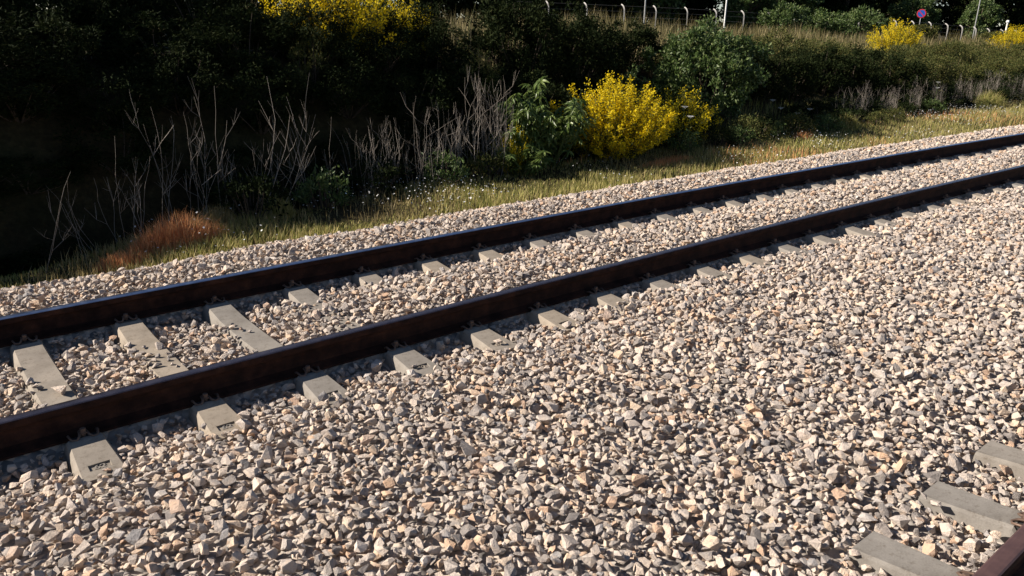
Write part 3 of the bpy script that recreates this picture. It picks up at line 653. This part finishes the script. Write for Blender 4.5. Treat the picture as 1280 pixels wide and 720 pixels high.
for xx, t_, k_, sc in ((1.55, -.1, 0, .55), (1.75, 0, 0, .6), (1.95, .1, 1, .85), (2.35, .1, 1, 1.), (2.6, .2, 2, 1.), (2.85, .1, 2, 1.05), (3.05, .2, 1, 1.15), (3.45, .1, 0, 1.2), (3.75, .1, 0, 1.25), (4.0, .15, 2, .9), (4.3, .1, 0, 1.), (4.6, .15, 1, .85), (3.2, .25, 5, .9), (2.15, 0, 5, .7), (1.2, -.1, 0, .7), (3.6, .15, 2, .8), (4.9, .1, 0, .75)):
    x, y = bankpos(xx, t_); place_stalk(x, y, k_, sc, 'bare grey branching stalks standing around the rust coloured tuft', 'bare stalks at the rust coloured tuft')
for xx in np.arange(5.15, 7.75, .14):
    x, y = bankpos(xx, random.uniform(-.1, .25)); place_stalk(x, y, random.choice((3, 4, 5, 3)), random.uniform(.75, 1.05) * (1.12 if xx > 6 else .85), 'thicket of straight grey stalks beside the broad leaved plant', 'straight stalks by the broad leaved plant')
for xx in np.arange(18.5, 33, .26):
    x, y = bankpos(xx, random.uniform(.1, .7)); place_stalk(x, y, random.choice((3, 4, 4)), random.uniform(.5, .8), 'pale dry stalk thicket below the olive shrubs at the verge', 'dry stalks along the far verge')

# grass: blades joined, one object per kind of sward
def blades(P, h, wd, R_, lean=.35):
    n = len(P); a = R_.uniform(0, 6.283, n); dx = np.stack([np.cos(a), np.sin(a), np.zeros(n)], 1); sd = np.stack([-np.sin(a), np.cos(a), np.zeros(n)], 1)
    h = np.broadcast_to(h, (n,))[:, None]; wd = np.broadcast_to(wd, (n,))[:, None]; ln = (np.abs(R_.normal(0, lean, n)))[:, None] * h; upv = np.array([0, 0, 1.])
    m_ = P + upv * h * .55 + dx * ln * .3; tp = P + upv * h * .95 + dx * ln
    V = np.stack([P - sd * wd, P + sd * wd, m_ + sd * wd * .7, m_ - sd * wd * .7, tp], 1).reshape(-1, 3); i = np.arange(n)[:, None] * 5
    return V, i + [0, 1, 2, 3], i + [3, 2, 4]
def sward(name, n, xr, tr, hfun, wd, mat, seed, lean=.35, verge=True, patch=None, label=None, cat=None):
    R_ = np.random.default_rng(seed); x = xr[0] + (xr[1] - xr[0]) * R_.random(n) ** (1.5 if verge else 1.); t_ = R_.random(n)
    if verge:
        lo = 2.62 + tr[0] + .12 * wob(x, x, 31, 1.7); d = lo + (foot(x) - .1 + tr[1] * .4 - lo) * t_
    else: d = foot(x) + tr[0] + (tr[1] - tr[0]) * t_
    y = d - K * x * x / 2
    if patch is not None:
        k_ = R_.random(n) < patch(x, y); x, y = x[k_], y[k_]
    P = np.stack([x, y, ground_h(x, y) - .02], 1); V, q, t3 = blades(P, hfun(x, y, R_), wd * R_.uniform(.6, 1.3, len(x)), R_, lean)
    o = obj(name, mesh_np(name, V, [q, t3], [mat])); tag(o, label, cat, kind='stuff'); return o
pat = lambda seed, sc, lo, hi: (lambda x, y: np.clip((wob(x, y, seed, sc) - lo) / (hi - lo), 0, 1))
sward('verge_grass', 95000, (-2, 34), (0, .5), lambda x, y, R_: R_.uniform(.03, .14, len(x)) * (1 + .5 * wob(x, y, 33, 1.5)), .0045, M['green_grass'], 301, patch=lambda x, y: .6 + .4 * pat(34, 1.4, -.5, .4)(x, y), label='short green and yellowing grass along the ballast edge', cat='grass')
sward('verge_straw', 22000, (-1, 36), (.05, .6), lambda x, y, R_: R_.uniform(.05, .2, len(x)), .004, M['straw'], 302, patch=pat(35, 1.1, -.4, .4), label='dry straw coloured grass among the green verge', cat='grass')
sward('verge_rust_grass', 9000, (6, 34), (0, .5), lambda x, y, R_: R_.uniform(.06, .22, len(x)), .0045, M['rust_grass'], 303, patch=pat(36, .9, .1, .6), label='rust brown dry grass patches along the verge', cat='grass')
sward('plateau_straw', 60000, (6, 75), (2.6, 16), lambda x, y, R_: R_.uniform(.3, .9, len(x)) * (1 + .4 * wob(x, y, 38, .9)), .011, M['straw_dull'], 304, .25, False, patch=lambda x, y: .35 + .65 * pat(37, .5, -.5, .5)(x, y), label='tall pale dry grass on the bank top before the fence', cat='grass')
sward('bank_grass', 7000, (10, 32), (.2, 1.6), lambda x, y, R_: R_.uniform(.1, .35, len(x)), .006, M['green_grass'], 305, .4, False, label='rough green grass growing up the bank between shrubs', cat='grass')
def tuft(x, y, rx, ry, h, n, mat, seed, name, label, cat='grass tuft', w_=.003):
    R_ = np.random.default_rng(seed); a = R_.uniform(0, 6.283, n); r_ = R_.random(n) ** .55
    px_, py_ = r_ * np.cos(a) * rx, r_ * np.sin(a) * ry; P = np.stack([px_, py_, np.zeros(n)], 1); P[:, 2] = ground_h(px_ + x, py_ + y) - G(x, y) - .02
    V, q, t3 = blades(P, h * (1.05 - .75 * r_ ** 2) * R_.uniform(.5, 1.05, n), w_, R_, .4)
    o = obj(name, mesh_np(name, V, [q, t3], [mat]), None, (x, y, G(x, y))); tag(o, label, cat); return o
tuft(2.4, 3.3, .52, .25, .40, 2200, M['rust_grass'], 401, 'dry_grass_tuft', 'dome of rust orange dry grass in front of the bare stalks')
tuft(1.8, 3.1, .28, .18, .2, 700, M['rust_grass'], 402, 'dry_grass_tuft', 'low rust coloured grass beside the orange dome')
tuft(2.95, 3.7, .25, .2, .3, 1200, M['straw'], 403, 'dry_grass_tuft', 'straw tuft just behind the orange grass dome')
tuft(10.6, 3.6, .8, .16, .16, 1300, M['rust_grass'], 404, 'dry_grass_tuft', 'reddish dry grass at the foot of the biggest yellow broom')
tuft(15.1, 3.75, .35, .2, .25, 500, M['rust_grass'], 405, 'dry_grass_tuft', 'dark reddish dock stems at the ballast edge below the wild carrots')
for j, (x, y, r_, h, lb) in enumerate(((3.75, 3.95, .22, .3, 'fresh green weed tuft beneath crossing bare stalks'), (14.5, 4.5, .4, .6, 'bright green weed clump beneath the rounded glossy bush'), (26.3, 4.3, .5, .55, 'bright green weed clump among the far dry stalks'), (17.3, 4.0, .35, .4, 'green weed clump where the daisies thicken by the ballast'))):
    tuft(x, y, r_, r_, h, 1500, M['green_grass'], 420 + j, 'weed_clump', lb, 'weed', .006)
# daisies: too many and too small to count
def flowers(n, seed):
    R_ = np.random.default_rng(seed); x = (-1 + 31 * R_.random(n * 3) ** .7) ; t_ = R_.random(n * 3); d = 2.75 + (foot(x) + .3 - 2.75) * t_; y = d - K * x * x / 2
    k_ = R_.random(n * 3) < pat(39, 1.3, -.3, .8)(x, y); x, y = x[k_][:n], y[k_][:n]; m_ = len(x)
    c = np.stack([x, y, ground_h(x, y) + R_.uniform(.06, .2, m_)], 1); a = np.arange(6) * math.pi / 3; r_ = R_.uniform(.006, .012, m_)
    tilt = R_.normal(0, .35, (m_, 2)); ring = np.stack([np.cos(a), np.sin(a)], 1)
    V = c[:, None] + np.concatenate([ring[None] * r_[:, None, None], (ring[None] * tilt[:, None]).sum(-1, keepdims=True) * r_[:, None, None]], -1)
    return mesh_np('daisies', V.reshape(-1, 3), np.arange(m_)[:, None] * 6 + np.arange(6), [M['petal']])
tag(obj('daisies', flowers(2300, 500)), 'tiny white daisies dotted through the verge grass', 'flowers', kind='stuff')
# wild carrots
def carrot(x, y, h, label, seed):
    R_ = np.random.default_rng(seed); e = empty('wild_carrot', (x, y, G(x, y)), 0); tag(e, label, 'wildflower', 'wild carrots in white flower')
    for q in range(2):
        tip = np.array([R_.normal(0, .1), R_.normal(0, .1), h * (1 - .2 * q)]); mb = MB(); mb.tube([(0, 0, -.04), tip * .5 + [.02, 0, 0], tip], [.006, .005, .003], 5)
        st = obj('stem', mb.mesh('stem', M['broom']), e); mb = MB()
        for j in range(26):
            a = j * 2.4; r_ = .065 * math.sqrt(j / 26); p2 = tip + np.array([r_ * math.cos(a), r_ * math.sin(a), .04 - r_ * .2 + r_ * r_ * 3]); ang = np.arange(6) * math.pi / 3
            mb.add(np.stack([p2[0] + .011 * np.cos(ang), p2[1] + .011 * np.sin(ang), np.full(6, p2[2])], 1), [list(range(6))]); mb.tube([tip, p2], .0012, 3, False)
        obj('umbel', mb.mesh('umbel', M['petal']), st)
carrot(15.2, 4.55, .72, 'tall white wild carrot before the shaded hedge face', 1); carrot(11.6, 4.2, .75, 'white wild carrot rising in front of the low half shaded broom', 2)
carrot(15.9, 4.5, .5, 'short wild carrot beside the tall one at the shaded hedge', 3); carrot(23.3, 4.6, .8, 'white wild carrot among the far dry stalks', 4)

# ------------------------------------------------------------------ fence, poles, sign
US = [25.2, 27.5, 29.81, 32.21, 34.37, 36.61, 38.8, 41., 43.22, 45.3, 47.4, 49.54, 51.5, 53.5, 55.5, 57.5, 59.51, 61.57, 63.43, 65.23, 67.09, 69, 71, 73]
fe = empty('wire_fence', (29.5, 24.4, G(29.5, 24.4))); tag(fe, 'wire fence on white concrete posts with hooked tops above the bank', 'fence')
tops = []; inv = Matrix.Translation(-fe.location)
for q, u in enumerate(US):
    x = u / 1.0107; y = 28.77 - .147 * x; tz = float(np.interp(u, [25, 30, 37, 43, 50, 60, 64, 67, 73], [2.66, 2.62, 2.55, 2.42, 2.26, 2.1, 1.9, 1.74, 1.6])); gz = G(x, y)
    nrm = np.array([.1454, .9894, 0]); a = np.linspace(0, 1.35, 6); rad = .34
    arc = [np.array([x, y, tz - rad]) + nrm * rad * (1 - math.cos(t_)) + np.array([0, 0, rad * math.sin(t_)]) for t_ in a]
    mb = MB(); mb.tube([np.array([x, y, gz - .3])] + arc, [.05, .045, .042, .042, .04, .038, .034], 4); o = obj('post', mb.mesh('post', M['post']), fe); o.matrix_parent_inverse = inv
    tops.append((np.array([x, y, tz]), gz))
for hz in (.08, .35, .62, .9):
    mb = MB(); mb.tube([t_[0] - [0, 0, hz] + np.array([.1454, .9894, 0]) * (.16 if hz < .2 else -.05) for t_ in tops], .006, 3, False); o = obj('wire', mb.mesh('wire', M['wire']), fe); o.matrix_parent_inverse = inv
def pole(x, y, h, r_, mat, label, name='metal_pole', cap=None):
    e = empty(name, (x, y, G(x, y))); tag(e, label, 'pole'); mb = MB(); mb.tube([(0, 0, -.2), (0, 0, h * .5), (0, 0, h)], [r_, r_ * .95, r_ * .85], 8); obj('shaft', mb.mesh('shaft', mat), e)
    mb = MB(); c = cap or r_ * 1.3; mb.tube([(0, 0, h - c * .2), (0, 0, h), (0, 0, h + c * .7), (0, 0, h + c)], [c, c, c * .8, c * .3], 8); obj('cap', mb.mesh('cap', mat), e)
pole(41.0, 24.4, 6, .045, M['white'], 'white pole rising out of dry grass behind the rounded glossy bush')
pole(36.6, 26.8, 6, .04, M['steel'], 'thin grey pole behind the hooked fence posts')
pole(73.0, 22.6, 6.5, .04, M['steel'], 'tall grey pole beyond the fence past the blue road sign')
pole(67.4, 18.3, 1.75, .07, M['white'], 'short white marker post with a thick head by the fence', 'marker_post', .13)
# round no-parking sign
sx, sy = 65.9, 24.0; sz = 2.74; e = empty('road_sign', (sx, sy, G(sx, sy))); e.rotation_euler = (0, 0, math.atan2(CAM.x - sx, -(CAM.y - sy)) + .12); tag(e, 'round blue sign with red ring and slash on a thin pole', 'road sign')
hz = sz - G(sx, sy)
mb = MB(); mb.tube([(0, 0.03, -.2), (0, 0.03, hz + .1)], .032, 8); obj('pole', mb.mesh('pole', M['steel']), e)
def disc(r_, y0, y1, mat, name, n=32, r0=0):
    bm = bmesh.new(); a = np.arange(n) * 2 * math.pi / n
    if r0 == 0:
        mb = MB(); A = np.stack([r_ * np.cos(a), np.full(n, y0), r_ * np.sin(a)], 1); B = A.copy(); B[:, 1] = y1
        i = np.arange(n); mb.add(np.concatenate([A, B]), np.stack([i, (i + 1) % n, (i + 1) % n + n, i + n], 1), [list(range(n)), list(range(2 * n - 1, n - 1, -1))])
    else:
        mb = MB(); i = np.arange(n); i2 = (i + 1) % n; rg = lambda rr, yy: np.stack([rr * np.cos(a), np.full(n, yy), rr * np.sin(a)], 1)
        mb.add(np.concatenate([rg(r_, y0), rg(r0, y0), rg(r_, y1), rg(r0, y1)]), np.concatenate([np.stack([i, i2, i2 + n, i + n], 1), np.stack([i, i + 2 * n, i2 + 2 * n, i2], 1), np.stack([i + n, i2 + n, i2 + 3 * n, i + 3 * n], 1)]))
    bm.free(); o = obj(name, mb.mesh(name, mat), e, (0, 0, hz)); return o
disc(.33, -.012, .0, M['steel'], 'backing_plate'); disc(.27, -.018, -.0125, M['blue'], 'blue_face'); disc(.325, -.022, -.0128, M['red'], 'red_ring', 32, .262)
mb = MB(); c, s = math.cos(R(-45)), math.sin(R(-45)); V = np.array([[x, yy, z] for yy in (-.022, -.0185) for x, z in ((-.26, -.03), (.26, -.03), (.26, .03), (-.26, .03))]); V = np.stack([V[:, 0] * c - V[:, 2] * s, V[:, 1], V[:, 0] * s + V[:, 2] * c], 1)
mb.add(V, [[0, 1, 2, 3], [7, 6, 5, 4], [0, 4, 5, 1], [1, 5, 6, 2], [2, 6, 7, 3], [3, 7, 4, 0]]); obj('red_slash', mb.mesh('red_slash', M['red']), e, (0, 0, hz))
